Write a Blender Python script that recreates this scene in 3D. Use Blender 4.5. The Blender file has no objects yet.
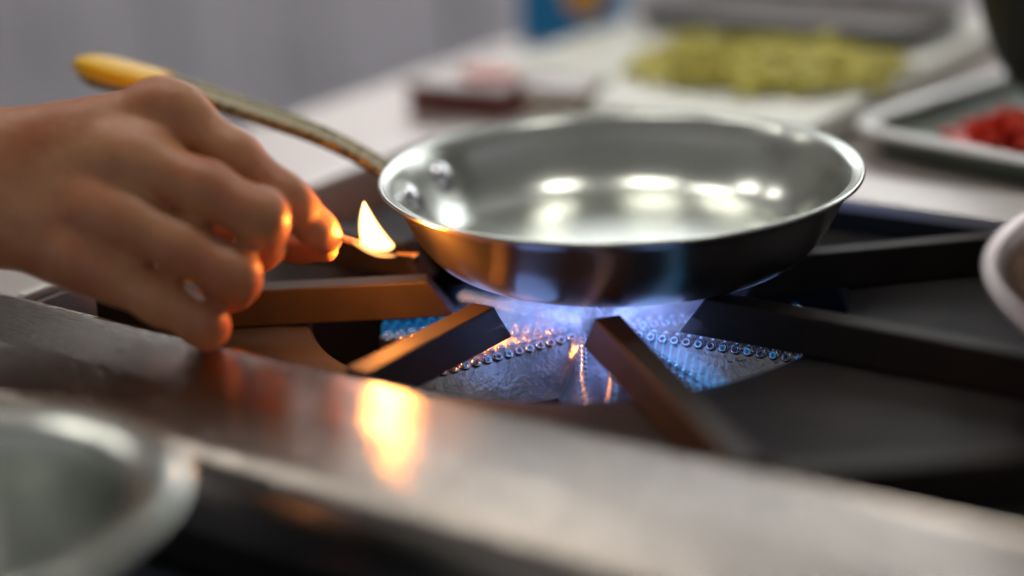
import bpy, bmesh, math, random
import numpy as np
from mathutils import Vector, Matrix
random.seed(4)
sc = bpy.context.scene
C = sc.collection
PI = math.pi

# ---------------------------------------------------------------- camera
F_PX = 1800.0
YAW, PITCH, ROLL = -.6266, .3378, -.0494
CAM = Vector((.4236, -.6736, .263))
fw = Vector((math.sin(YAW)*math.cos(PITCH), math.cos(YAW)*math.cos(PITCH), -math.sin(PITCH)))
r0 = Vector((math.cos(YAW), -math.sin(YAW), 0)); u0 = r0.cross(fw)
rt = r0*math.cos(ROLL)+u0*math.sin(ROLL); up = -r0*math.sin(ROLL)+u0*math.cos(ROLL)
cd = bpy.data.cameras.new('camera'); cam = bpy.data.objects.new('camera', cd); C.objects.link(cam)
m = Matrix.Identity(4)
for i in range(3):
    m[i][0] = rt[i]; m[i][1] = up[i]; m[i][2] = -fw[i]; m[i][3] = CAM[i]
cam.matrix_world = m
cd.sensor_width = 36; cd.lens = F_PX/1024*36; cd.clip_start = .02; cd.clip_end = 60
cd.dof.use_dof = True; cd.dof.focus_distance = .782; cd.dof.aperture_fstop = 1.5; cd.dof.aperture_blades = 0
sc.camera = cam

def at(x, y, depth):
    """a measured point of the hand, from its place in the view and its distance"""
    d = fw*F_PX + rt*(x-512) + up*(288-y)
    return CAM + d*(depth/F_PX)

# ---------------------------------------------------------------- helpers
def tag(o, label, cat, group=None, kind=None):
    if label: o['label'] = label
    if cat: o['category'] = cat
    if group: o['group'] = group
    if kind: o['kind'] = kind
    return o

def empty(name, loc=(0, 0, 0), rz=0):
    o = bpy.data.objects.new(name, None); C.objects.link(o)
    o.location = loc; o.rotation_euler = (0, 0, rz); o.empty_display_size = .01
    return o

def obj(name, bm, mat, parent=None, smooth=False, bevel=0, autosmooth=None):
    bmesh.ops.recalc_face_normals(bm, faces=bm.faces[:])
    me = bpy.data.meshes.new(name); bm.to_mesh(me); bm.free()
    o = bpy.data.objects.new(name, me); C.objects.link(o)
    if isinstance(mat, (list, tuple)):
        for mm in mat: me.materials.append(mm)
    else: me.materials.append(mat)
    if smooth:
        for p in me.polygons: p.use_smooth = True
    if parent: o.parent = parent
    if bevel:
        b = o.modifiers.new('bevel', 'BEVEL'); b.width = bevel; b.segments = 3; b.limit_method = 'ANGLE'; b.angle_limit = .6
        for p in me.polygons: p.use_smooth = True
        w = o.modifiers.new('wn', 'WEIGHTED_NORMAL')
    return o

def box(bm, x0, x1, y0, y1, z0, z1, mtx=None):
    vs = [bm.verts.new((x, y, z)) for x in (x0, x1) for y in (y0, y1) for z in (z0, z1)]
    for f in ((0, 1, 3, 2), (4, 6, 7, 5), (0, 4, 5, 1), (2, 3, 7, 6), (0, 2, 6, 4), (1, 5, 7, 3)):
        bm.faces.new([vs[i] for i in f])
    if mtx is not None: bmesh.ops.transform(bm, matrix=mtx, verts=vs)
    return vs

def lathe(bm, prof, n=96, c=(0, 0, 0), mtx=None, closed=False):
    rings = []; allv = []
    for r, z in prof:
        if r < 1e-6: ring = [bm.verts.new((c[0], c[1], c[2]+z))]
        else: ring = [bm.verts.new((c[0]+r*math.cos(2*PI*k/n), c[1]+r*math.sin(2*PI*k/n), c[2]+z)) for k in range(n)]
        rings.append(ring); allv += ring
    pairs = list(zip(rings, rings[1:])) + ([(rings[-1], rings[0])] if closed else [])
    for a, b in pairs:
        if len(a) == 1 and len(b) == 1: continue
        for k in range(n):
            k2 = (k+1) % n
            if len(a) == 1: bm.faces.new((a[0], b[k], b[k2]))
            elif len(b) == 1: bm.faces.new((a[k], b[0], a[k2]))
            else: bm.faces.new((a[k], b[k], b[k2], a[k2]))
    if mtx is not None: bmesh.ops.transform(bm, matrix=mtx, verts=allv)
    return allv

def smooth_prof(pts, sub=6):
    out = []
    n = len(pts)
    for i in range(n-1):
        p0 = pts[max(i-1, 0)]; p1 = pts[i]; p2 = pts[i+1]; p3 = pts[min(i+2, n-1)]
        for k in range(sub):
            t = k/sub
            out.append(tuple(.5*((2*p1[j]) + (-p0[j]+p2[j])*t + (2*p0[j]-5*p1[j]+4*p2[j]-p3[j])*t*t + (-p0[j]+3*p1[j]-3*p2[j]+p3[j])*t**3) for j in range(len(p1))))
    out.append(tuple(pts[-1]))
    return out

def sweep(bm, pts, secs, caps=True):
    """loft closed sections: pts centre points, secs list of (side, up, [(a,b)...]) """
    rings = []
    for p, (s, u, poly) in zip(pts, secs):
        rings.append([bm.verts.new(Vector(p)+Vector(s)*a+Vector(u)*b) for a, b in poly])
    n = len(rings[0])
    for a, b in zip(rings, rings[1:]):
        for k in range(n):
            bm.faces.new((a[k], a[(k+1) % n], b[(k+1) % n], b[k]))
    if caps:
        bm.faces.new(rings[0][::-1]); bm.faces.new(rings[-1])

def tube(bm, pts, rad, n=10):
    pts = [Vector(p) for p in pts]
    ps, ss = [], []
    for i, p in enumerate(pts):
        d = (pts[min(i+1, len(pts)-1)] - pts[max(i-1, 0)]).normalized()
        s = d.cross(Vector((0, 0, 1)));
        if s.length < 1e-3: s = Vector((1, 0, 0))
        s.normalize(); u = s.cross(d)
        r = rad[i] if isinstance(rad, (list, tuple)) else rad
        ss.append((s, u, [(r*math.cos(2*PI*k/n), r*math.sin(2*PI*k/n)) for k in range(n)])); ps.append(p)
    sweep(bm, ps, ss)

def ball(bm, c, r, seg=12, sq=(1, 1, 1)):
    m_ = Matrix.Translation(Vector(c)) @ Matrix.Diagonal((r*sq[0], r*sq[1], r*sq[2], 1))
    bmesh.ops.create_uvsphere(bm, u_segments=seg, v_segments=max(6, seg//2+2), radius=1, matrix=m_)

def copy_tree(o, parent=None):
    c = o.copy(); C.objects.link(c)
    c.parent = parent
    for ch in list(o.children): copy_tree(ch, c)
    return c

# ---------------------------------------------------------------- materials
def mat(name, col, rough=.5, metal=0, noise=None, bump=None, spec=None, aniso=None, sss=None, coat=None):
    """noise=(scale, col2, lo, hi); bump=(scale, strength, dist)"""
    M = bpy.data.materials.new(name); M.use_nodes = True
    nt = M.node_tree; P = nt.nodes['Principled BSDF']
    P.inputs['Base Color'].default_value = (*col, 1); P.inputs['Roughness'].default_value = rough; P.inputs['Metallic'].default_value = metal
    if spec is not None: P.inputs['Specular IOR Level'].default_value = spec
    if coat: P.inputs['Coat Weight'].default_value = coat; P.inputs['Coat Roughness'].default_value = .15
    tc = nt.nodes.new('ShaderNodeTexCoord')
    if noise:
        n = nt.nodes.new('ShaderNodeTexNoise'); n.inputs['Scale'].default_value = noise[0]; n.inputs['Detail'].default_value = 4
        nt.links.new(tc.outputs['Object'], n.inputs['Vector'])
        rp = nt.nodes.new('ShaderNodeValToRGB'); rp.color_ramp.elements[0].position = noise[2]; rp.color_ramp.elements[1].position = noise[3]
        rp.color_ramp.elements[0].color = (*col, 1); rp.color_ramp.elements[1].color = (*noise[1], 1)
        nt.links.new(n.outputs['Fac'], rp.inputs['Fac']); nt.links.new(rp.outputs['Color'], P.inputs['Base Color'])
    if bump:
        b = nt.nodes.new('ShaderNodeTexNoise'); b.inputs['Scale'].default_value = bump[0]; b.inputs['Detail'].default_value = 3
        if len(bump) > 3:
            mp = nt.nodes.new('ShaderNodeMapping'); mp.inputs['Scale'].default_value = bump[3]
            nt.links.new(tc.outputs['Object'], mp.inputs['Vector']); nt.links.new(mp.outputs['Vector'], b.inputs['Vector'])
        else: nt.links.new(tc.outputs['Object'], b.inputs['Vector'])
        bn = nt.nodes.new('ShaderNodeBump'); bn.inputs['Strength'].default_value = bump[1]; bn.inputs['Distance'].default_value = bump[2]
        nt.links.new(b.outputs['Fac'], bn.inputs['Height']); nt.links.new(bn.outputs['Normal'], P.inputs['Normal'])
    if sss:
        P.inputs['Subsurface Weight'].default_value = sss[0]; P.inputs['Subsurface Radius'].default_value = sss[1]; P.inputs['Subsurface Scale'].default_value = sss[2]
    return M

steel = mat('brushed_steel', (.38, .335, .295), .09, 1, bump=(60, .3, .0008, (1, 30, 30)), noise=(14, (.32, .285, .255), .35, .7))
steel_dark = mat('side_steel', (.60, .53, .50), .42, .9)
worn_steel = mat('worn_steel', (.40, .33, .32), .3, 1)
satin = mat('satin_steel', (.80, .76, .73), .5, .55)
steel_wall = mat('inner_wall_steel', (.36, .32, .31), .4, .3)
pan_out = mat('pan_steel', (.60, .57, .55), .29, 1, bump=(40, .05, .0004, (1, 1, 25)), noise=(30, (.52, .51, .5), .4, .8))
pan_in = mat('pan_inner_steel', (.62, .65, .58), .24, 1, bump=(90, .05, .0003), noise=(20, (.58, .59, .55), .35, .75))
iron = mat('cast_iron', (.016, .0145, .0145), .62, 0, bump=(900, .35, .0004), noise=(60, (.024, .021, .020), .3, .7), spec=.18)
iron_bar = mat('cast_iron_bar', (.017, .0125, .010), .55, 0, bump=(700, .3, .0003), noise=(45, (.026, .019, .015), .3, .7), spec=.2)
black_enamel = mat('black_enamel', (.006, .006, .008), .3, 0, spec=.5)
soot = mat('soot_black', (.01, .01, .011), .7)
burner_metal = mat('burner_metal', (.52, .52, .54), .3, 1, bump=(420, .6, .0009), noise=(120, (.3, .3, .32), .4, .75))
bead_metal = mat('bead_metal', (.75, .75, .78), .16, 1)
handle_m = mat('cast_handle', (.27, .22, .11), .36, .85, bump=(300, 1., .0016), noise=(330, (.09, .075, .04), .4, .65))
yellow = mat('yellow_grip', (.88, .50, .002), .34, 0, noise=(60, (.45, .36, .03), .62, .85), spec=.35)
wood = mat('match_wood', (.92, .70, .36), .6, 0, noise=(300, (.6, .38, .15), .3, .7))
char = mat('charred_wood', (.02, .012, .01), .8)
white_plastic = mat('board_plastic', (.88, .87, .78), .4, 0, noise=(9, (.82, .83, .70), .35, .7))
cream_m = mat('cream_plastic', (.62, .56, .44), .5)
red_m = mat('dark_red_card', (.17, .028, .015), .5)
pale_m = mat('pale_card', (.72, .66, .64), .4)
pink_m = mat('pink_meat', (.78, .33, .29), .5)
enamel = mat('tray_enamel', (.24, .29, .23), .3, 0, coat=.4)
enamel_rim = mat('tray_rim', (.86, .86, .82), .2, 0, coat=.4)
tomato_m = mat('tomato_red', (.85, .06, .018), .3, 0, noise=(70, (.62, .02, .008), .35, .65))
leaf_m = mat('yellow_green_leaf', (.68, .56, .08), .5, 0, noise=(12, (.45, .50, .12), .35, .65))
blue_m = mat('blue_card', (.006, .25, .58), .45)
orange_m = mat('orange_print', (.85, .42, .02), .5)
black_pot = mat('black_pot', (.006, .006, .006), .5, spec=.2)
meat_m = mat('browned_mince', (.045, .020, .007), .75, 0, bump=(220, .9, .004), noise=(150, (.10, .045, .018), .35, .65), spec=.12)
floor_m = mat('floor_tile', (.16, .155, .16), .4)
wall_m = mat('kitchen_wall', (.47, .445, .42), .7)
ceil_m = mat('ceiling_paint', (.75, .74, .72), .8)
cab_m = mat('cabinet_enamel', (.80, .78, .86), .45, 0)
dark_gap = mat('dark_gap', (.05, .05, .055), .6)
olive_m = mat('olive_tub', (.22, .20, .05), .5)
navy_m = mat('front_ledge', (.018, .024, .035), .3, 0, spec=.5)
sleeve_m = mat('sleeve_cotton', (.75, .75, .74), .8)

def lathe_turned(M, amt):
    nt = M.node_tree; P = nt.nodes['Principled BSDF']; t = nt.nodes.new('ShaderNodeTangent'); t.direction_type = 'RADIAL'; t.axis = 'Z'
    P.inputs['Anisotropic'].default_value = amt; P.inputs['Anisotropic Rotation'].default_value = .25; nt.links.new(t.outputs[0], P.inputs['Tangent'])
lathe_turned(pan_in, .65); lathe_turned(pan_out, .5)
# skin
skin = mat('skin', (.42, .145, .062), .45, 0, noise=(38, (.54, .25, .115), .35, .65), bump=(130, .5, .0012), sss=(.18, (1., .32, .15), .006), spec=.45)
nail_m = mat('nail', (.66, .36, .27), .25, 0, coat=.3)

def emit_add(name, build):
    M = bpy.data.materials.new(name); M.use_nodes = True; nt = M.node_tree
    nt.nodes.clear(); out = nt.nodes.new('ShaderNodeOutputMaterial')
    tr = nt.nodes.new('ShaderNodeBsdfTransparent'); em = nt.nodes.new('ShaderNodeEmission'); ad = nt.nodes.new('ShaderNodeAddShader')
    nt.links.new(tr.outputs[0], ad.inputs[0]); nt.links.new(em.outputs[0], ad.inputs[1]); nt.links.new(ad.outputs[0], out.inputs['Surface'])
    build(nt, em)
    return M

def jet_nodes(nt, em):
    lw = nt.nodes.new('ShaderNodeLayerWeight'); lw.inputs['Blend'].default_value = .45
    rp = nt.nodes.new('ShaderNodeValToRGB')
    rp.color_ramp.elements[0].position = .25; rp.color_ramp.elements[0].color = (.0, .03, .14, 1)
    rp.color_ramp.elements[1].position = .9; rp.color_ramp.elements[1].color = (.05, .42, .75, 1)
    nt.links.new(lw.outputs['Facing'], rp.inputs['Fac']); nt.links.new(rp.outputs['Color'], em.inputs['Color'])
    em.inputs['Strength'].default_value = .30
jet_m = emit_add('blue_gas_jet', jet_nodes)

def veil_nodes(nt, em):
    tc = nt.nodes.new('ShaderNodeTexCoord'); n = nt.nodes.new('ShaderNodeTexNoise'); n.inputs['Scale'].default_value = 55
    nt.links.new(tc.outputs['Object'], n.inputs['Vector'])
    rp = nt.nodes.new('ShaderNodeValToRGB')
    rp.color_ramp.elements[0].position = .3; rp.color_ramp.elements[0].color = (.005, .03, .15, 1)
    rp.color_ramp.elements[1].position = .75; rp.color_ramp.elements[1].color = (.17, .20, .42, 1)
    nt.links.new(n.outputs['Fac'], rp.inputs['Fac']); nt.links.new(rp.outputs['Color'], em.inputs['Color'])
    vm = nt.nodes.new('ShaderNodeVectorMath'); vm.operation = 'DISTANCE'; vm.inputs[1].default_value = (.008, -.036, -.02)
    nt.links.new(tc.outputs['Object'], vm.inputs[0]); mr = nt.nodes.new('ShaderNodeMapRange'); mr.interpolation_type = 'SMOOTHSTEP'
    mr.inputs['From Min'].default_value = .018; mr.inputs['From Max'].default_value = .074; mr.inputs['To Min'].default_value = .75; mr.inputs['To Max'].default_value = 0
    nt.links.new(vm.outputs['Value'], mr.inputs['Value']); nt.links.new(mr.outputs['Result'], em.inputs['Strength'])
veil_m = emit_add('lilac_gas_veil', veil_nodes)

def flame_nodes(nt, em):
    lw = nt.nodes.new('ShaderNodeLayerWeight'); lw.inputs['Blend'].default_value = .5
    rp = nt.nodes.new('ShaderNodeValToRGB')
    e = rp.color_ramp.elements
    e[0].position = .0; e[0].color = (1., .80, .42, 1)
    e[1].position = 1.; e[1].color = (.16, .03, .0, 1)
    k = e.new(.55); k.color = (1., .58, .14, 1)
    k = e.new(.8); k.color = (.6, .17, .01, 1)
    nt.links.new(lw.outputs['Facing'], rp.inputs['Fac']); nt.links.new(rp.outputs['Color'], em.inputs['Color'])
    em.inputs['Strength'].default_value = 1.7
flame_m = emit_add('match_flame', flame_nodes)

def ember_nodes(nt, em):
    em.inputs['Color'].default_value = (1, .22, .03, 1); em.inputs['Strength'].default_value = .5
ember_m = emit_add('ember', ember_nodes)

def lampmat(name, col, s):
    M = bpy.data.materials.new(name); M.use_nodes = True; nt = M.node_tree; nt.nodes.clear()
    out = nt.nodes.new('ShaderNodeOutputMaterial'); em = nt.nodes.new('ShaderNodeEmission')
    em.inputs['Color'].default_value = (*col, 1); em.inputs['Strength'].default_value = s
    nt.links.new(em.outputs[0], out.inputs['Surface']); return M
diffuser_m = lampmat('lit_diffuser', (1., .96, .90), 14)
window_m = lampmat('daylight_pane', (1., .98, .94), 1.15)

# ================================================================ SETTING
def struct(name, bm, m_, **k):
    o = obj(name, bm, m_, **k); o['kind'] = 'structure'; return o
FZ = -.90
bm = bmesh.new(); box(bm, -4.0, 3.2, -2.6, 2.6, FZ-.1, FZ); struct('floor', bm, floor_m)
bm = bmesh.new(); box(bm, -4.0, 3.2, 2.5, 2.6, FZ, 1.9); struct('wall_back', bm, wall_m)
bm = bmesh.new(); box(bm, -4.1, -4.0, -2.6, 2.6, FZ, 1.9); struct('wall_left', bm, wall_m)
bm = bmesh.new(); box(bm, -4.0, 3.2, -2.6, 2.6, 1.9, 2.0); struct('ceiling', bm, ceil_m)
# windows on the back wall (lit by daylight)
for i, (x0, x1) in enumerate([(-3.0, -2.74), (-2.3, -2.04), (-1.62, -1.36), (-.95, -.65), (-.05, .25), (.9, 1.2)]):
    bm = bmesh.new(); z0, z1 = .55, 1.6
    for a in ((x0-.05, x0, z0-.05, z1+.05), (x1, x1+.05, z0-.05, z1+.05), (x0, x1, z0-.05, z0), (x0, x1, z1, z1+.05), ((x0+x1)/2-.02, (x0+x1)/2+.02, z0, z1)):
        box(bm, a[0], a[1], 2.45, 2.5, a[2], a[3])
    w = struct('window_%d' % (i+1), bm, ceil_m)
    bm = bmesh.new(); box(bm, x0, x1, 2.485, 2.495, z0, z1); p = obj('window_pane', bm, window_m, w); p['kind'] = 'structure'

# ---- kitchen range: body, cooktop rails, recess
rng = empty('kitchen_range', (0, 0, FZ)); tag(rng, 'stainless steel gas range with a sunken cooktop under the frying pan', 'stove')
def rpart(name, bm, m_, **k):
    o = obj(name, bm, m_, None, **k); o.parent = rng; o.location = (0, 0, -FZ); return o
OX0, OX1, OY0, OY1 = -.204, .52, -.182, .121
# front rail: profile in y,z swept along x
prof = smooth_prof([(OY0, -.05), (OY0, -.004), (OY0-.0005, -.001), (OY0-.003, 0), (-.21, -.0001), (-.2205, -.0003), (-.2235, -.0006), (-.228, -.0011), (-.247, -.0036), (-.256, -.006), (-.262, -.013), (-.2635, -.022), (-.263, -.034)], 4)
bm = bmesh.new()
a = [bm.verts.new((-.75, y, z)) for y, z in prof]; b = [bm.verts.new((.75, y, z)) for y, z in prof]
for k in range(len(prof)-1): bm.faces.new((a[k], a[k+1], b[k+1], b[k]))
rpart('front_rail', bm, steel, smooth=True)
bm = bmesh.new(); box(bm, OX0-.020, OX0, OY0, OY1+.3, -.05, .0); rpart('side_rail', bm, steel_dark)
bm = bmesh.new(); box(bm, OX0-.006, OX0-.0005, OY0+.002, OY1+.04, .0002, .0014); rpart('edge_strip', bm, enamel_rim, bevel=.0004)
bm = bmesh.new(); box(bm, OX0+.0005, .75, OY1, .165, -.05, .0); rpart('back_rail', bm, satin, bevel=.0015)
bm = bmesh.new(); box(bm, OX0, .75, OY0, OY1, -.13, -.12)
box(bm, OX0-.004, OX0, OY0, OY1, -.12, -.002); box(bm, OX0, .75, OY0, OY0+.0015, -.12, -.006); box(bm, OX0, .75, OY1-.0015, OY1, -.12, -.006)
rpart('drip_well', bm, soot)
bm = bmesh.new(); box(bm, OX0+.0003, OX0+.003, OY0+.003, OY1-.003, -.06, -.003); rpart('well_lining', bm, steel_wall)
bm = bmesh.new(); box(bm, -.75, .75, -.2625, -.25, FZ, -.034); rpart('front_panel', bm, black_enamel)
bm = bmesh.new(); box(bm, -.75, .75, -.56, -.264, -.075, -.052); box(bm, -.75, .75, -.40, -.394, -.052, -.049)
rpart('front_ledge', bm, navy_m, bevel=.003)
bm = bmesh.new(); box(bm, OX0-.0205, .75, -.25, .164, FZ, -.14); rpart('cabinet_body', bm, black_enamel)

# ---- steel counters behind and at the left
cn = empty('steel_counter', (-.3, .4, FZ)); tag(cn, 'stainless steel worktop running behind and left of the range', 'counter')
bm = bmesh.new(); box(bm, -.325+.3, OX0-.021+.3, -.181-.4, .1655-.4, -.03-FZ, -.0005-FZ); box(bm, -.325+.3, .8+.3, .1655-.4, .62-.4, -.03-FZ, -.0005-FZ)
obj('worktop', bm, steel_dark, cn)
bm = bmesh.new(); box(bm, -.31+.3, .78+.3, .52-.4, .6-.4, 0, -.0302-FZ); obj('support', bm, cab_m, cn)

# ---- grates: two cast plates with radiating bars
def bar_mesh(p0, p1, w, zt, zb, slope):
    """bar from outer end p0 to inner tip p1, its tip sloping down"""
    bm = bmesh.new(); p0 = Vector((*p0, 0)); p1 = Vector((*p1, 0)); d = (p1-p0).normalized(); s = Vector((-d.y, d.x, 0))
    L = (p1-p0).length
    side = [(0, zb), (0, zt), (L, zt), (L+slope*.35, zt-(zt-zb)*.35), (L+slope, zb)]
    wt, wb = w*.44, w*.56
    A = [bm.verts.new(p0+d*a+s*(wt if z > zb+.001 else wb)+Vector((0, 0, z))) for a, z in side]
    B = [bm.verts.new(p0+d*a-s*(wt if z > zb+.001 else wb)+Vector((0, 0, z))) for a, z in side]
    bm.faces.new(A[::-1]); bm.faces.new(B)
    for k in range(len(side)): bm.faces.new((A[k], A[(k+1) % 5], B[(k+1) % 5], B[k]))
    return bm
def plate_with_hole(x0, x1, y0, y1, cx, cy, r, zt, zb):
    bm = bmesh.new(); n = 96
    outer = []; inner = []
    angs = sorted([2*PI*k/n for k in range(n)] + [math.atan2(y-cy, x-cx) % (2*PI) for x in (x0, x1) for y in (y0, y1)])
    for t in angs:
        c, s = math.cos(t), math.sin(t)
        k = min([(x1-cx)/c if c > 1e-6 else 9, (x0-cx)/c if c < -1e-6 else 9, (y1-cy)/s if s > 1e-6 else 9, (y0-cy)/s if s < -1e-6 else 9])
        outer.append((cx+c*k, cy+s*k)); inner.append((cx+c*r, cy+s*r))
    def ring(pts, z): return [bm.verts.new((x, y, z)) for x, y in pts]
    slope_in = [(cx+(x-cx)*.985, cy+(y-cy)*.985) for x, y in inner]
    R_ = [ring(outer, zb), ring(outer, zt), ring([((a[0]*.12+b_[0]*.88), (a[1]*.12+b_[1]*.88)) for a, b_ in zip(outer, inner)], zt), ring(inner, zt-.001), ring(slope_in, zt-.003), ring(slope_in, zb-.002), ring(inner, zb-.002)]
    N = len(angs)
    for i in range(len(R_)):
        a, b_ = R_[i], R_[(i+1) % len(R_)]
        for k in range(N): bm.faces.new((a[k], a[(k+1) % N], b_[(k+1) % N], b_[k]))
    return bm
g = empty('burner_grate', ((GX0 := -.184, GX1 := .165)[0]+.18, (OY0+OY1)/2, -.016))
tag(g, 'black cast iron double grate carrying the frying pan and the pan of mince', 'grate')
off = -g.location
def sh(bm): bmesh.ops.translate(bm, vec=off, verts=bm.verts[:]); return bm
for x0, x1, cx, cy in ((GX0, GX1, -.0125, -.0205), (GX1, .515, .34, -.0305)):
    obj('plate', sh(plate_with_hole(x0, x1, OY0+.002, OY1-.002, cx, cy, .125, -.0175, -.024)), iron, g)
for p0, p1, sl in [
    ((-.178, -.161), (-.058, -.073), .012), ((-.0145, -.176), (-.0142, -.090), .010), ((.160, -.206+.03), (.0405, -.0775), .012),
    ((.268, -.0345), (.066, -.0345), .012), ((.160, .1165), (.062, .023), .012), ((-.012, .117), (-.012, .05), .012),
    ((-.178, .117), (-.085, .043), .012), ((-.182, -.034), (-.10, -.034), .012),
    ((.1705, -.1765), (.272, -.092), .012), ((.34, -.178), (.34, -.106), .012), ((.508, -.178), (.41, -.09), .012), ((.514, -.033), (.42, -.033), .012),
    ((.508, .117), (.41, .03), .012), ((.34, .117), (.34, .04), .012), ((.1715, .1165), (.268, .03), .012)]:
    obj('grate_bar', sh(bar_mesh(p0, p1, .0135, 0, -.017, sl)), iron_bar, g, bevel=.0011)

# ---- star burner
SC = Vector((.008, -.036, 0)); ST = -.025
ARMS = [(11, .104, .006), (-24, .10, .006), (-57, .10, .012), (-118, .098, .007), (-152, .100, .006), (170, .09, .006), (130, .095, .006), (88, .095, .006), (47, .1, .006)]
bn = empty('star_burner', (SC.x, SC.y, -.07)); tag(bn, 'star shaped metal gas burner with beaded arms under the pan', 'burner')
jets = bmesh.new(); veil = bmesh.new()
for ai, (deg, L, tw) in enumerate(ARMS):
    a = math.radians(deg); d = Vector((math.cos(a), math.sin(a), 0)); s = Vector((-d.y, d.x, 0)); o3 = Vector((0, 0, .07))
    bm = bmesh.new(); pts = []; secs = []
    for t in (0, .12, .3, .5, .7, .85, .95, 1):
        k = 1-.75*max(0, (t-.6)/.4)**1.5
        hw = tw*.5*k; bw = (.021-.010*t)*(1-.75*max(0, (t-.75)/.25)) ; zt = ST-.004*t*t
        pts.append(o3 + d*(t*L) + Vector((0, 0, 0)))
        secs.append((s, (0, 0, 1), [(-bw, -.05), (-bw, -.046), (-hw*1.5, zt-.004), (-hw, zt-.0006), (-hw*.5, zt), (hw*.5, zt), (hw, zt-.0006), (hw*1.5, zt-.004), (bw, -.046), (bw, -.05)]))
    sweep(bm, pts, secs)
    arm = obj('burner_arm', bm, burner_metal, bn, smooth=False, bevel=.0006)
    bm = bmesh.new(); n = 17
    for sd in (-1, 1):
        for k in range(n):
            t = .1 + .86*k/(n-1); kk = 1-.75*max(0, (t-.6)/.4)**1.5
            c = o3 + d*(t*L) + s*(sd*tw*.5*kk) + Vector((0, 0, ST-.004*t*t-.0006))
            # a little ring around each port
            mm = Matrix.Translation(c) @ Matrix.Rotation(a, 4, 'Z') @ Matrix.Rotation(-sd*.75, 4, 'X')
            vs = lathe(bm, [(.0012, .0), (.0020, -.0004), (.0024, .0004), (.0019, .0014), (.0011, .0013), (.0008, .0004)], 10, mtx=mm, closed=True)
            # jet
            if (ai in (1, 4) and t > .3) or (ai in (0, 2, 3) and t > .3 and k % 2) or (ai > 4 and k % 2 == 0):
                wd = (SC + d*(t*L) + s*(sd*(tw*.5*kk+.001)) + Vector((0, 0, ST-.004*t*t-.001)))
                big = ai in (1, 4); h = (.012 if big else .0045)*(1-.3*t) + random.uniform(-.0008, .0008)
                mm = Matrix.Translation(wd) @ Matrix.Rotation(a, 4, 'Z') @ Matrix.Rotation(-sd*(random.uniform(.12, .2) if ai in (1, 4) else random.uniform(.5, .62)), 4, 'X')
                w = 1.2 if big else .6; lathe(jets, [(.0008*w, 0), (.0014*w, h*.12), (.0017*w, h*.35), (.0018*w, h*.65), (.0014*w, h*.86), (.0008*w, h*.97), (0, h)], 14, mtx=mm)
    obj('port_row', bm, bead_metal, arm, smooth=True)
    # soft veil of burning gas above each arm
    for sd in (-1, 1):
        g = []
        for i in range(15):
            t = .06+.74*i/14; row = []
            for j in range(6):
                v = j/5; w = .0018*math.sin(i*1.9+ai*2.1)
                q = SC + d*(t*L) + s*(sd*(tw*.5+.001+.010*v*v+w*v)) + Vector((0, 0, ST+.001+(-ST-.0035)*v*(1-.45*t)))
                row.append(veil.verts.new(q))
            g.append(row)
        for i in range(14):
            for j in range(5): veil.faces.new((g[i][j], g[i+1][j], g[i+1][j+1], g[i][j+1]))
bm = bmesh.new(); lathe(bm, [(0, .0475), (.006, .0472), (.012, .046), (.017, .043), (.021, .036), (.024, .02), (.024, 0)], 48); obj('burner_hub', bm, burner_metal, bn, smooth=True)
bm = bmesh.new(); lathe(bm, [(0, .012), (.05, .010), (.0505, -.03), (0, -.03)], 48); obj('burner_base', bm, iron, bn, smooth=True)
jo = obj('gas_jets', jets, jet_m, smooth=True); tag(jo, 'blue gas flames standing along the beaded burner arms', 'flame', kind='stuff')
vo = obj('gas_glow', veil, veil_m, smooth=True); tag(vo, 'pale lilac blue veil of burning gas between burner and pan bottom', 'flame', kind='stuff')

# ================================================================ FRYING PAN
pan = empty('frying_pan', (0, 0, .0004)); tag(pan, 'shiny stainless steel frying pan with yellow-ended handle on the lit burner', 'frying pan')
outp = smooth_prof([(.060, 0), (.076, .0), (.0835, .0022), (.0905, .0085), (.0965, .0175), (.1010, .0265), (.1050, .0338), (.1080, .0362), (.1104, .0374)], 6)
lip = [(.1106, .0384), (.1102, .0391), (.1092, .0392)]
inp = smooth_prof([(.1086, .0388), (.1060, .0380), (.1040, .0366), (.1008, .0318), (.0970, .0238), (.0915, .0148), (.0855, .0085), (.0790, .0052), (.070, .0044), (.035, .0042)], 6)
bm = bmesh.new()
prof = [(0, 0)] + outp + lip + inp + [(0, .0042)]
lathe(bm, prof, 160)
nout = 1+len(outp)+1
body = obj('pan_body', bm, [pan_out, pan_in], pan, smooth=True)
for p in body.data.polygons:
    c = p.center; r = math.hypot(c.x, c.y)
    # inside faces look up or inward
    if p.normal.z > .15 or (p.normal.x*c.x+p.normal.y*c.y) < 0: p.material_index = 1
# handle: curved channel rising away from the rim at 200 degrees
PH = math.radians(200); D = Vector((math.cos(PH), math.sin(PH), 0)); S = Vector((-D.y, D.x, 0)); U = Vector((0, 0, 1))
hp = [(.1035, .0215, .0130, .0016), (.107, .0268, .0115, .0020), (.1115, .0335, .0090, .0030), (.122, .0405, .0075, .0040), (.145, .0515, .0080, .0045), (.175, .0615, .0095, .0048), (.205, .0705, .0105, .0052), (.227, .0762, .0112, .0056), (.245, .0805, .0112, .0060), (.260, .0838, .0095, .0058), (.2675, .0852, .0055, .0036), (.2695, .0856, .0015, .0012)]
hs = smooth_prof(hp, 5)
def handle_sec(w, h, n=20, grow=0, channel=1):
    pl = []
    for k in range(n):
        t = 2*PI*k/n; x = math.cos(t)*w; y = math.sin(t)*h
        if math.sin(t) > 0: y -= channel*h*.75*max(0, 1-(x/(w*.8))**2)
        pl.append((x*(1+grow), y*(1+grow)))
    return pl
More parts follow.
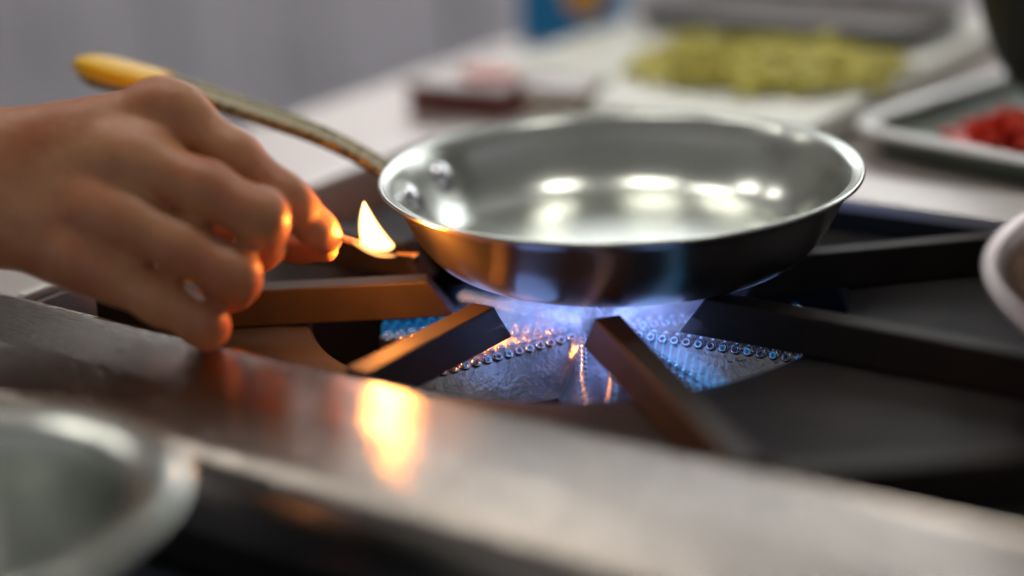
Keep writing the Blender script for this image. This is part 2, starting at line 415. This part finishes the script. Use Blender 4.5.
def handle_mesh(r0_, r1_, grow, ch):
    bm = bmesh.new(); pts = []; sec = []
    sel = [q for q in hs if r0_ <= q[0] <= r1_]
    for i, (r_, z, w, h) in enumerate(sel):
        a_ = sel[max(i-1, 0)]; b_ = sel[min(i+1, len(sel)-1)]
        dd = (D*(b_[0]-a_[0])+U*(b_[1]-a_[1])).normalized(); uu = S.cross(dd) * -1
        if uu.z < 0: uu = -uu
        pts.append(D*r_+U*z); sec.append((S, uu, handle_sec(w, h, 20, grow, ch)))
    sweep(bm, pts, sec); return bm
h = obj('handle', handle_mesh(0, .2685, 0, 1), handle_m, pan, smooth=True)
g = obj('grip_end', handle_mesh(.221, .3, .07, .35), yellow, h, smooth=True); g['label'] = 'yellow plastic grip end'
# bare underside of the grip shows dark
bm = bmesh.new(); pts = []; sec = []
for (r_, z, w, hh) in [q for q in hs if .226 <= q[0] <= .266]:
    pts.append(D*r_+U*(z-hh*1.0)); sec.append((S, U, [(math.cos(2*PI*k/16)*w*.8, math.sin(2*PI*k/16)*hh*.75) for k in range(16)]))
sweep(bm, pts, sec); obj('grip_underside', bm, handle_m, h, smooth=True)
for dphi in (-.185, .185):
    ph = math.radians(195)+dphi; n_ = Vector((-math.cos(ph), -math.sin(ph), .55)).normalized()
    c = Vector((math.cos(ph)*.0972, math.sin(ph)*.0972, .0246))
    q = Vector((0, 0, 1)).rotation_difference(n_).to_matrix().to_4x4()
    bm = bmesh.new(); lathe(bm, [(.0078, -.0015), (.0078, .0004), (.0070, .0014), (.0052, .0024), (.0025, .0030), (0, .0031)], 28, mtx=Matrix.Translation(c) @ q)
    obj('rivet', bm, bead_metal, pan, smooth=True)

# ================================================================ SECOND PAN (right edge)
p2c = Vector((.332, .001, .0004)); p2 = empty('saute_pan', p2c); tag(p2, 'stainless steel pan full of browned mince, cut off at the right edge', 'frying pan')
bm = bmesh.new()
o2 = smooth_prof([(.10, 0), (.112, .001), (.121, .007), (.131, .022), (.139, .038), (.1455, .046), (.1480, .0475)], 5)
i2 = smooth_prof([(.1460, .0495), (.1435, .0475), (.138, .040), (.127, .026), (.117, .010), (.107, .005), (.05, .0045)], 5)
lathe(bm, [(q, z*.8) for q, z in [(0, 0)]+o2+[(.1492, .0488), (.1486, .0500), (.1470, .0503)]+i2+[(0, .0045)]], 128)
obj('pan_body', bm, worn_steel, p2, smooth=True)
bm = bmesh.new(); from mathutils import noise as mn
lathe(bm, [(0, .0365)]+[(q, .0365-.0008*(q/.14)**2) for q in [.0035*i for i in range(1, 40)]]+[(.1395, .0355), (.134, .029), (0, .016)], 220)
for v in bm.verts:
    if v.co.z > .031:
        k = max(0, mn.noise(v.co*95))*.006+mn.noise(v.co*230)*.003
        v.co.z += k*min(1, (.1405-math.hypot(v.co.x, v.co.y))*60)
mi = obj('browned_mince', bm, meat_m, smooth=True); mi.location = p2c; tag(mi, 'coarse brown cooked mince filling the pan at the right edge', 'food', kind='stuff')

# ================================================================ MATCH
m0 = at(330, 234, .755); m1 = at(386, 253, .7485); m2 = at(417, 258, .744)
mt = empty('match', m0); tag(mt, 'burning wooden match held between finger and thumb', 'match')
def lo(p): return Vector(p)-m0
bm = bmesh.new(); tube(bm, [lo(m0), lo(m0.lerp(m1, .5)), lo(m0.lerp(m1, .85))], [.0015, .0015, .0014], 8); obj('stick', bm, wood, mt, smooth=True)
bm = bmesh.new(); tube(bm, [lo(m0.lerp(m1, .83)), lo(m1), lo(m1.lerp(m2, .5)+Vector((0, 0, -.0006))), lo(m2)], [.0012, .0010, .0008, .0009], 8); obj('charred_stick', bm, char, mt, smooth=True)
bm = bmesh.new(); ball(bm, lo(m2), .0016, 12, (1.25, 1.1, .9)); obj('match_head', bm, char, mt, smooth=True)
bm = bmesh.new(); tube(bm, [lo(m1.lerp(m2, .35)+Vector((0, 0, .0006))), lo(m1.lerp(m2, .8)+Vector((0, 0, .001))), lo(m2+Vector((0, 0, .0008)))], [.0005, .0009, .0015], 8); obj('ember', bm, ember_m, mt, smooth=True)
# flame: teardrop that leans back towards the fingers
fb = at(377, 252, .748); ft = at(364, 201, .752)
bm = bmesh.new(); N = 24; pts = []; sec = []
wid = (at(397, 250, .748)-at(359, 250, .748)).normalized(); dp = wid.cross(Vector((0, 0, 1))).normalized()
for i in range(N+1):
    t = i/N
    c = fb.lerp(ft, t) + wid*(.0024*math.sin(t*PI)*-.4 + .0022*(1-t)**2)
    w = .0072*(math.sin(min(1, t/.16)*PI/2)**.6 if t < .16 else 1)*(1-max(0, (t-.1)/.9))**.85 + .00008
    pts.append(c-m0); sec.append((wid, dp, [(w*math.cos(2*PI*k/20), w*.62*math.sin(2*PI*k/20)) for k in range(20)]))
sweep(bm, pts, sec); obj('flame', bm, flame_m, mt, smooth=True)
# low skirt of flame along the stick
bm = bmesh.new(); s0 = at(352, 243, .7515); s1 = at(396, 257, .7465); pts = []; sec = []
for i in range(13):
    t = i/12; w = .0022*math.sin(PI*(.06+.88*t))
    pts.append(s0.lerp(s1, t)+Vector((0, 0, .0004-.0012*math.sin(PI*t)))-m0); sec.append((dp, (0, 0, 1), [(w*math.cos(2*PI*k/14), w*.7*math.sin(2*PI*k/14)) for k in range(14)]))
sweep(bm, pts, sec)
fs = bpy.data.materials.new('skirt'); fs = emit_add('flame_skirt', lambda nt, em: (setattr(em.inputs['Color'], 'default_value', (1, .42, .12, 1)), setattr(em.inputs['Strength'], 'default_value', 1.0)))
obj('flame_skirt', bm, fs, mt, smooth=True)

# ================================================================ HAND (implicit surface -> mesh)
def np3(v): return np.array([v[0], v[1], v[2]])
PX = 1/F_PX
def cap(G, a, b, ra, rb):
    a = np3(a); b = np3(b); ab = b-a; L2 = ab@ab
    pa = G-a; t = np.clip((pa@ab)/L2, 0, 1)
    d = pa-t[..., None]*ab
    return np.sqrt((d*d).sum(-1))-(ra+(rb-ra)*t)
def smin(a, b, k):
    h_ = np.clip(.5+.5*(b-a)/k, 0, 1)
    return b*(1-h_)+a*h_-k*h_*(1-h_)
def J(x, y, dep, rpx):
    return (at(x, y, dep), rpx*dep*PX)
def chain(G, js, k=.005):
    f = None
    for (a, ra), (b, rb) in zip(js, js[1:]):
        c = cap(G, a, b, ra, rb); f = c if f is None else smin(f, c, k)
    return f
index = [J(158, 112, .748, 27), J(188, 122, .745, 25), J(236, 156, .741, 23.5), J(280, 193, .739, 21), J(296, 208, .741, 20.5), J(317, 229, .749, 18.5), J(328, 238, .754, 15)]
middle = [J(104, 152, .750, 26), J(126, 158, .739, 27.5), J(150, 165, .732, 28.5), J(205, 189, .725, 28), J(256, 215, .723, 26.5), J(262, 226, .729, 25), J(262, 244, .742, 23), J(258, 250, .758, 21), J(250, 246, .772, 19)]
ring = [J(82, 202, .749, 26), J(106, 211, .738, 27), J(135, 223, .729, 28), J(185, 247, .724, 27), J(231, 273, .722, 25), J(236, 281, .728, 23.5), J(232, 288, .745, 22), J(222, 284, .760, 20), J(212, 276, .772, 18)]
pinky = [J(66, 250, .750, 27), J(90, 261, .740, 28.5), J(120, 276, .734, 28), J(162, 300, .729, 25), J(202, 324, .727, 21.5), J(208, 328, .729, 19), J(207, 323, .743, 17.5), J(194, 306, .755, 16.5)]
thumb = [J(60, 215, .785, 30), J(130, 215, .795, 30), J(205, 225, .792, 25), J(262, 236, .783, 21), J(300, 243, .774, 18), J(325, 249, .764, 13.5)]
wr = [J(-30, 150, .758, 33), J(-30, 175, .756, 35), J(-30, 203, .756, 34), J(-30, 226, .758, 30)]
def hand_sdf(G):
    tops = [J(158, 116, .749, 30), J(122, 160, .744, 30), J(100, 214, .744, 31), J(80, 256, .746, 31)]
    palm = None
    for (a, ra), (b, rb) in zip(tops, wr):
        c = cap(G, a, b, ra, rb); palm = c if palm is None else smin(palm, c, .016)
    # pad of the palm on the far side
    for a, b in ((J(125, 165, .768, 28), J(-10, 180, .77, 30)), (J(90, 235, .768, 30), J(0, 210, .768, 28))):
        palm = smin(palm, cap(G, a[0], b[0], a[1], b[1]), .016)
    arm = smin(cap(G, at(-30, 165, .757), at(-520, 130, .80), .0165, .030), cap(G, at(-30, 215, .757), at(-520, 205, .80), .0145, .030), .02)
    palm = smin(palm, arm, .02)
    # knuckle bumps
    for (x, y, dd, r_) in ((170, 106, .741, 22), (130, 160, .733, 21), (112, 215, .732, 21), (104, 264, .736, 18)):
        c, r_ = J(x, y, dd, r_); palm = smin(palm, cap(G, c, c+Vector((.001, 0, 0)), r_, r_), .012)
    fs_ = None
    for ch in (index, middle, ring, pinky):
        f = chain(G, ch)
        fs_ = f if fs_ is None else smin(fs_, f, .0022)
    # knuckle folds
    for (x, y, dd, r_) in ((286, 197, .738, 20), (263, 214, .7225, 23), (236, 272, .7215, 22), (207, 323, .7255, 18.5)):
        c, r_ = J(x, y, dd, r_); fs_ = smin(fs_, cap(G, c, c+Vector((.001, 0, 0)), r_, r_), .004)
    th = smin(chain(G, thumb, .006), palm, .012)
    out = smin(palm, fs_, .012)
    out = np.minimum(out, th) if False else smin(out, chain(G, thumb, .006), .0012)
    return smin(out, th, .001)
def surface_nets(sdf, lo_, hi, step):
    xs = [np.arange(lo_[i], hi[i], step) for i in range(3)]
    n = [len(x) for x in xs]
    V = np.empty(n, np.float32)
    for i, x in enumerate(xs[0]):
        Y, Z = np.meshgrid(xs[1], xs[2], indexing='ij')
        V[i] = sdf(np.stack([np.full_like(Y, x), Y, Z], -1))
    inside = V < 0
    nx, ny, nz = n
    cs = np.zeros((nx-1, ny-1, nz-1, 3)); cnt = np.zeros((nx-1, ny-1, nz-1))
    offs = [(a, b, c) for a in (0, 1) for b in (0, 1) for c in (0, 1)]
    def sl(a, b, c): return (slice(a, nx-1+a), slice(b, ny-1+b), slice(c, nz-1+c))
    for p in offs:
        for ax in range(3):
            if p[ax] == 0:
                q = list(p); q[ax] = 1
                va, vb = V[sl(*p)], V[sl(*q)]; cr = (va < 0) != (vb < 0)
                t = np.where(cr, va/np.where(cr, va-vb, 1), 0)
                for i in range(3):
                    cs[..., i] += np.where(cr, p[i]+(t if i == ax else 0), 0)
                cnt += cr
    act = cnt > 0
    idx = -np.ones(act.shape, int); idx[act] = np.arange(act.sum())
    I = np.argwhere(act)
    verts = (I + cs[act]/cnt[act][:, None])*step + np.array(lo_)
    faces = []
    for ax in range(3):
        a1, a2 = (ax+1) % 3, (ax+2) % 3
        s0 = [slice(0, n[i]) for i in range(3)]; s1 = list(s0); s0[ax] = slice(0, n[ax]-1); s1[ax] = slice(1, n[ax])
        A, B = inside[tuple(s0)], inside[tuple(s1)]
        E = np.argwhere(A != B); sgn = A[A != B]
        ok = (E[:, a1] > 0) & (E[:, a2] > 0) & (E[:, a1] < n[a1]-1) & (E[:, a2] < n[a2]-1)
        E = E[ok]; sgn = sgn[ok]
        q = []
        for d1, d2 in ((1, 1), (0, 1), (0, 0), (1, 0)):
            e = E.copy(); e[:, a1] -= d1; e[:, a2] -= d2; q.append(idx[tuple(e.T)])
        q = np.stack(q, 1); q[~sgn] = q[~sgn][:, ::-1]
        faces.append(q)
    return verts, np.concatenate(faces)
allp = [p for ch in (index, middle, ring, pinky, thumb, wr) for p, _ in ch] + [at(-520, 130, .8), at(-520, 205, .8)]
lo_ = [min(p[i] for p in allp)-.036 for i in range(3)]; hi_ = [max(p[i] for p in allp)+.036 for i in range(3)]
V_, F_ = surface_nets(hand_sdf, lo_, hi_, .0016)
me = bpy.data.meshes.new('hand'); hb = at(-30, 190, .757)
me.from_pydata([tuple(v-np3(hb)) for v in V_], [], [tuple(int(i) for i in f) for f in F_]); me.update()
me.materials.append(skin)
for p in me.polygons: p.use_smooth = True
hand = bpy.data.objects.new('hand', me); C.objects.link(hand); hand.location = hb
sm = hand.modifiers.new('smooth', 'SMOOTH'); sm.factor = .5; sm.iterations = 4
tag(hand, "a person's bare right hand reaching from the left with a lit match", 'hand')
# sleeve further up the arm
bm = bmesh.new(); a = at(-330, 165, .783)-hb; b = at(-560, 165, .804)-hb; dd = (b-a).normalized(); s_ = dd.cross(Vector((0, 0, 1))).normalized(); u_ = s_.cross(dd)
prs = [(0, 1.0), (0, 1.05), (.1, 1.06), (.3, 1.08), (.55, 1.1), (1, 1.16)]
sweep(bm, [a.lerp(b, t) for t, k in prs], [(s_, u_, [((.036*k+.001*math.sin(5*q+t*9))*math.cos(q), (.046*k+.001*math.sin(4*q+t*7))*math.sin(q)) for q in [2*PI*i/28 for i in range(28)]]) for t, k in prs])
obj('sleeve', bm, sleeve_m, hand, smooth=True)

# ================================================================ THINGS AROUND
# foreground bowl
bw = empty('steel_bowl', (-.025, -.372, -.0512)); tag(bw, 'small stainless steel bowl, blurred in the lower left foreground', 'bowl')
bm = bmesh.new()
o_ = smooth_prof([(.030, 0), (.040, .003), (.052, .022), (.060, .045), (.063, .062), (.065, .069), (.0685, .071)], 5)
i_ = smooth_prof([(.0655, .0725), (.0625, .068), (.0605, .060), (.057, .044), (.049, .023), (.038, .005), (.02, .0025)], 5)
lathe(bm, [(0, 0)]+o_+[(.0810, .0735), (.0822, .0748), (.0812, .0758)]+i_+[(0, .0024)], 96); obj('bowl_body', bm, pan_in, bw, smooth=True)

# dark red carton with pale lid
rb = empty('meat_carton', (-.234, .203, 0), math.radians(5)); tag(rb, 'low dark red carton with a pale top behind the pan handle', 'carton')
bm = bmesh.new(); box(bm, -.034, .034, -.022, .022, 0, .014); obj('carton_body', bm, red_m, rb, bevel=.001)
bm = bmesh.new(); box(bm, -.036, .036, -.024, .024, .0142, .0182); obj('carton_lid', bm, pale_m, rb, bevel=.001)
rr = obj('meat_slice', (lambda bm: (lathe(bm, [(0, 0), (.016, 0), (.018, .002), (.016, .004), (.008, .005), (0, .005)], 24), bm)[1])(bmesh.new()), pink_m, smooth=True)
rr.location = (-.222, .205, .0186); rr.scale = (1.2, .8, 1); tag(rr, 'pink slice of meat lying on the pale carton top', 'food')
# cream tub
ct = empty('cream_tub', (-.160, .192, 0), math.radians(8)); tag(ct, 'small cream coloured tub between red carton and cutting board', 'tub')
bm = bmesh.new(); vs = box(bm, -.017, .017, -.014, .014, 0, .020)
for v in vs:
    if v.co.z < .01: v.co.x *= .88; v.co.y *= .88
obj('tub_body', bm, cream_m, ct, bevel=.002)
bm = bmesh.new(); box(bm, -.0185, .0185, -.0155, .0155, .0202, .0235); obj('tub_lid', bm, pale_m, ct, bevel=.001)
# cutting board
cb = empty('cutting_board', (-.095, .34, 0)); tag(cb, 'large white plastic cutting board with yellow-green leaves behind the pan', 'cutting board')
bm = bmesh.new()
poly = [(-.158, .236), (-.150, .232), (-.032+.095-.095, .232)]
def prism(bm, pl, z0, z1):
    a = [bm.verts.new((x, y, z0)) for x, y in pl]; b = [bm.verts.new((x, y, z1)) for x, y in pl]
    bm.faces.new(a[::-1]); bm.faces.new(b)
    for k in range(len(pl)): bm.faces.new((a[k], a[(k+1) % len(pl)], b[(k+1) % len(pl)], b[k]))
def rrect(x0, x1, y0, y1, r, n=6):
    pl = []
    for cx, cy, a0 in ((x1-r, y1-r, 0), (x0+r, y1-r, 90), (x0+r, y0+r, 180), (x1-r, y0+r, 270)):
        for k in range(n+1):
            t = math.radians(a0+90*k/n); pl.append((cx+r*math.cos(t), cy+r*math.sin(t)))
    return pl
prism(bm, [(x+.095, y-.34) for x, y in [(-.246, .246), (-.236, .234), (-.150, .2325), (-.128, .172), (-.020, .168), (.010, .175), (.005, .48), (-.232, .48)]], .001, .019)
obj('board', bm, white_plastic, cb, bevel=.003)
# leaves
bmL = bmesh.new(); g = []
for i in range(9):
    row = []
    for j in range(4):
        x = (i-4)*.0065; y = (j-1.5)*.0045*(1-.6*abs(i-4)/4.5)
        row.append(bmL.verts.new((x, y, .003+.0022*math.sin(i*1.3+j*.9)+.0018*((j-1.5)**2)/2)))
    g.append(row)
for i in range(8):
    for j in range(3): bmL.faces.new((g[i][j], g[i+1][j], g[i+1][j+1], g[i][j+1]))
leaf = obj('chopped_leaf', bmL, leaf_m, smooth=True); so = leaf.modifiers.new('s', 'SOLIDIFY'); so.thickness = .0008
for i in range(190):
    o = leaf if i == 0 else leaf.copy()
    if i: C.objects.link(o)
    a = random.uniform(0, 2*PI); q = math.sqrt(random.random())
    q = q**.8; x = -.072+.080*q*math.cos(a); y = .285+.058*q*math.sin(a)
    o.location = (x, y, .0195+.007*(1-q)*random.random()); o.rotation_euler = (random.uniform(-.25, .25), random.uniform(-.25, .25), random.uniform(0, 6.28))
    k = random.uniform(.45, .85); o.scale = (k, k, 1)
    tag(o, 'chopped yellow-green leaf in the pile on the white cutting board', 'leaf', 'chopped leaves on the cutting board')
# metal tray on the board's far part
ty = empty('roasting_tray', (-.118, .418, .0192)); tag(ty, 'dark grey metal tray standing on the far part of the cutting board', 'tray')
bm = bmesh.new()
def tray(bm, hx, hy, h_, r, wall, slope, lipw):
    rings = []
    for (e, z) in ((-slope-lipw*.0, 0), (0, h_-.001), (lipw, h_-.001), (lipw, h_), (-wall*.3, h_), (-wall-slope, wall), ):
        rings.append([bm.verts.new((x, y, z)) for x, y in rrect(-hx-e, hx+e, -hy-e, hy+e, max(.002, r+e), 8)])
    n = len(rings[0])
    for a, b in zip(rings, rings[1:]):
        for k in range(n): bm.faces.new((a[k], a[(k+1) % n], b[(k+1) % n], b[k]))
    bm.faces.new(rings[0][::-1]); bm.faces.new(rings[-1])
tray(bm, .105, .055, .014, .02, .0015, .008, .004)
obj('tray_body', bm, mat('tray_grey', (.13, .115, .11), .4, .5), ty, smooth=False, bevel=.0006)
# rounded enamel tray at right with diced tomato
et = empty('enamel_tray', (.176, .296, 0), math.radians(-13)); tag(et, 'green-grey enamel tray with rounded white rim at the right', 'tray')
bm = bmesh.new(); tray(bm, .135, .125, .012, .030, .0015, .010, .001); obj('tray_body', bm, enamel, et, bevel=.0006)
bm = bmesh.new()
rings = []
for (e, z) in ((.0, .0121), (.006, .0125), (.0065, .0145), (.001, .0162), (-.006, .0145), (-.0065, .0122)):
    rings.append([bm.verts.new((x, y, z)) for x, y in rrect(-.135-e, .135+e, -.125-e, .125+e, .030+e, 8)])
n = len(rings[0])
for i in range(len(rings)):
    a, b = rings[i], rings[(i+1) % len(rings)]
    for k in range(n): bm.faces.new((a[k], a[(k+1) % n], b[(k+1) % n], b[k]))
ro = obj('tray_rim', bm, enamel_rim, et, smooth=True); ro['label'] = 'shiny white rim'
# tomato dice
bmT = bmesh.new(); box(bmT, -.0045, .0045, -.004, .004, -.004, .004)
for v in bmT.verts: v.co += Vector([random.uniform(-.0008, .0008) for _ in range(3)])
dice = obj('tomato_dice', bmT, tomato_m, bevel=.0008)
k_ = 0
for layer, nn in ((0, 62), (1, 40), (2, 20)):
    for i in range(nn):
        o = dice if k_ == 0 else dice.copy()
        if k_: C.objects.link(o)
        k_ += 1
        a = random.uniform(0, 2*PI); q = math.sqrt(random.random())*(1-.25*layer)
        o.location = (.123+.060*q*math.cos(a), .216+.042*q*math.sin(a)-.35*(.058*q*math.cos(a)), .0065+.0075*layer+random.uniform(0, .001))
        o.location.y = max(o.location.y, .1995-.24*(o.location.x-.128))
        o.rotation_euler = [random.uniform(0, 1.5) for _ in range(3)] if layer else (0, 0, random.uniform(0, 6))
        s = random.uniform(.8, 1.25); o.scale = (s, s, s)
        tag(o, 'small dice of red tomato in the heap on the enamel tray', 'diced tomato', 'diced tomatoes on the enamel tray')
# black pot
bp = empty('black_pot', (.152, .310, .0165)); tag(bp, 'round black pot at the top right corner behind the tomatoes', 'pot')
bm = bmesh.new(); lathe(bm, smooth_prof([(0, 0), (.045, 0), (.066, .004), (.083, .02), (.094, .045), (.099, .068), (.1005, .078)], 5)+[(.103, .079), (.103, .081), (.0985, .081)]+smooth_prof([(.097, .076), (.091, .045), (.08, .022), (.064, .007), (0, .003)], 5), 80)
obj('pot_body', bm, black_pot, bp, smooth=True)
bm = bmesh.new(); lathe(bm, [(.0992, .0815), (.1035, .0815), (.1045, .083), (.1035, .0845), (.0992, .0845), (.0982, .083)], 80, closed=True); obj('pot_rim', bm, bead_metal, bp, smooth=True)
# blue package
bl = empty('blue_package', (-.283, .395, 0), math.radians(20)); tag(bl, 'blue package with an orange round print at the far counter edge', 'package')
bm = bmesh.new(); box(bm, -.036, .036, -.018, .018, 0, .085); obj('package_box', bm, blue_m, bl, bevel=.002)
bm = bmesh.new(); lathe(bm, [(0, 0), (.015, 0), (.015, .0006), (0, .0006)], 32, mtx=Matrix.Translation((.012, -.0183, .036)) @ Matrix.Rotation(PI/2, 4, 'X')); obj('round_print', bm, orange_m, bl)

# cabinets across the aisle
CX = [(-3.6, -2.62), (-2.60, -1.98), (-1.96, -1.30), (-1.28, -.60), (-.58, .3)]
labs = ['grey steel cabinet far left across the aisle', 'grey steel cabinet second from the left across the aisle', 'lavender grey steel cabinet in the middle across the aisle', 'grey steel cabinet behind the blue package', 'grey steel cabinet across the aisle hidden behind the cutting board']
for i, ((x0, x1), lb) in enumerate(zip(CX, labs)):
    cx = (x0+x1)/2; e = empty('storage_cabinet', (cx, 1.9, FZ)); tag(e, lb, 'cabinet', 'steel cabinets across the aisle'); w2 = (x1-x0)/2
    hgt = .95 if i != 0 else .80
    bm = bmesh.new(); box(bm, -w2, w2, -.28, .5, 0, hgt); obj('cabinet_body', bm, dark_gap, e)
    for s in (-1, 1):
        bm = bmesh.new(); box(bm, min(s*.006, s*(w2-.004)), max(s*.006, s*(w2-.004)), -.305, -.281, .06, hgt-.03)
        dr = obj('cabinet_door', bm, cab_m, e, bevel=.003)
        bm = bmesh.new(); tube(bm, [(s*.05, -.307, .50), (s*.05, -.335, .50), (s*.05, -.335, .72), (s*.05, -.307, .72)], .006, 8); obj('door_handle', bm, bead_metal, dr, smooth=True)
    bm = bmesh.new(); box(bm, -w2, w2, -.31, .5, hgt+.001, hgt+.03); obj('cabinet_top', bm, cab_m, e, bevel=.003)

# ================================================================ LIGHTS
def ceiling_light(x, y, lb, sx=.6, sy=.15):
    e = empty('ceiling_light', (x, y, 1.9)); tag(e, lb, 'ceiling light', 'ceiling lights')
    bm = bmesh.new(); box(bm, -sx-.02, sx+.02, -sy-.02, sy+.02, -.04, 0); obj('light_housing', bm, ceil_m, e)
    bm = bmesh.new(); box(bm, -sx, sx, -sy, sy, -.05, -.041); obj('diffuser', bm, diffuser_m, e)
for x, y, lb in ((-2.5, .3, 'square ceiling light farthest to the left'), (-1.7, -.1, 'square ceiling light over the left part of the aisle'), (-1.05, .45, 'square ceiling light in the middle of the row'),
                 (-.35, .1, 'square ceiling light above the worktop corner'), (.35, .5, 'square ceiling light right of the worktop corner')):
    ceiling_light(x, y, lb, .2, .14)
def area(name, loc, rot, sx, sy, e, col):
    L = bpy.data.lights.new(name, 'AREA'); L.shape = 'RECTANGLE'; L.size = sx; L.size_y = sy; L.energy = e; L.color = col
    o = bpy.data.objects.new(name, L); C.objects.link(o); o.location = loc; o.rotation_euler = rot; return o
area('window_daylight', (-1.0, 2.4, 1.1), (math.radians(-72), 0, 0), 3.4, 1.0, 27, (.93, .97, 1))
def point(name, loc, e, col, r):
    L = bpy.data.lights.new(name, 'POINT'); L.energy = e; L.color = col; L.shadow_soft_size = r
    o = bpy.data.objects.new(name, L); C.objects.link(o); o.location = loc; return o
point('match_light', at(382, 236, .761), .54, (1, .30, .045), .006)
for (x, y) in ((.03, -.03), (-.045, -.06), (.0, -.09), (.05, -.05), (-.02, .02), (.06, .02)):
    point('gas_light', (x, y, -.010), .0095, (.25, .42, 1), .018)
W = bpy.data.worlds.new('world'); sc.world = W; W.use_nodes = True
W.node_tree.nodes['Background'].inputs['Color'].default_value = (.80, .80, .84, 1); W.node_tree.nodes['Background'].inputs['Strength'].default_value = .33

sc.cycles.transparent_max_bounces = 64
sc.cycles.max_bounces = 8
sc.view_settings.view_transform = 'Standard'; sc.view_settings.look = 'None'; sc.view_settings.exposure = 0; sc.view_settings.gamma = 1
sc.view_settings.use_curve_mapping = False
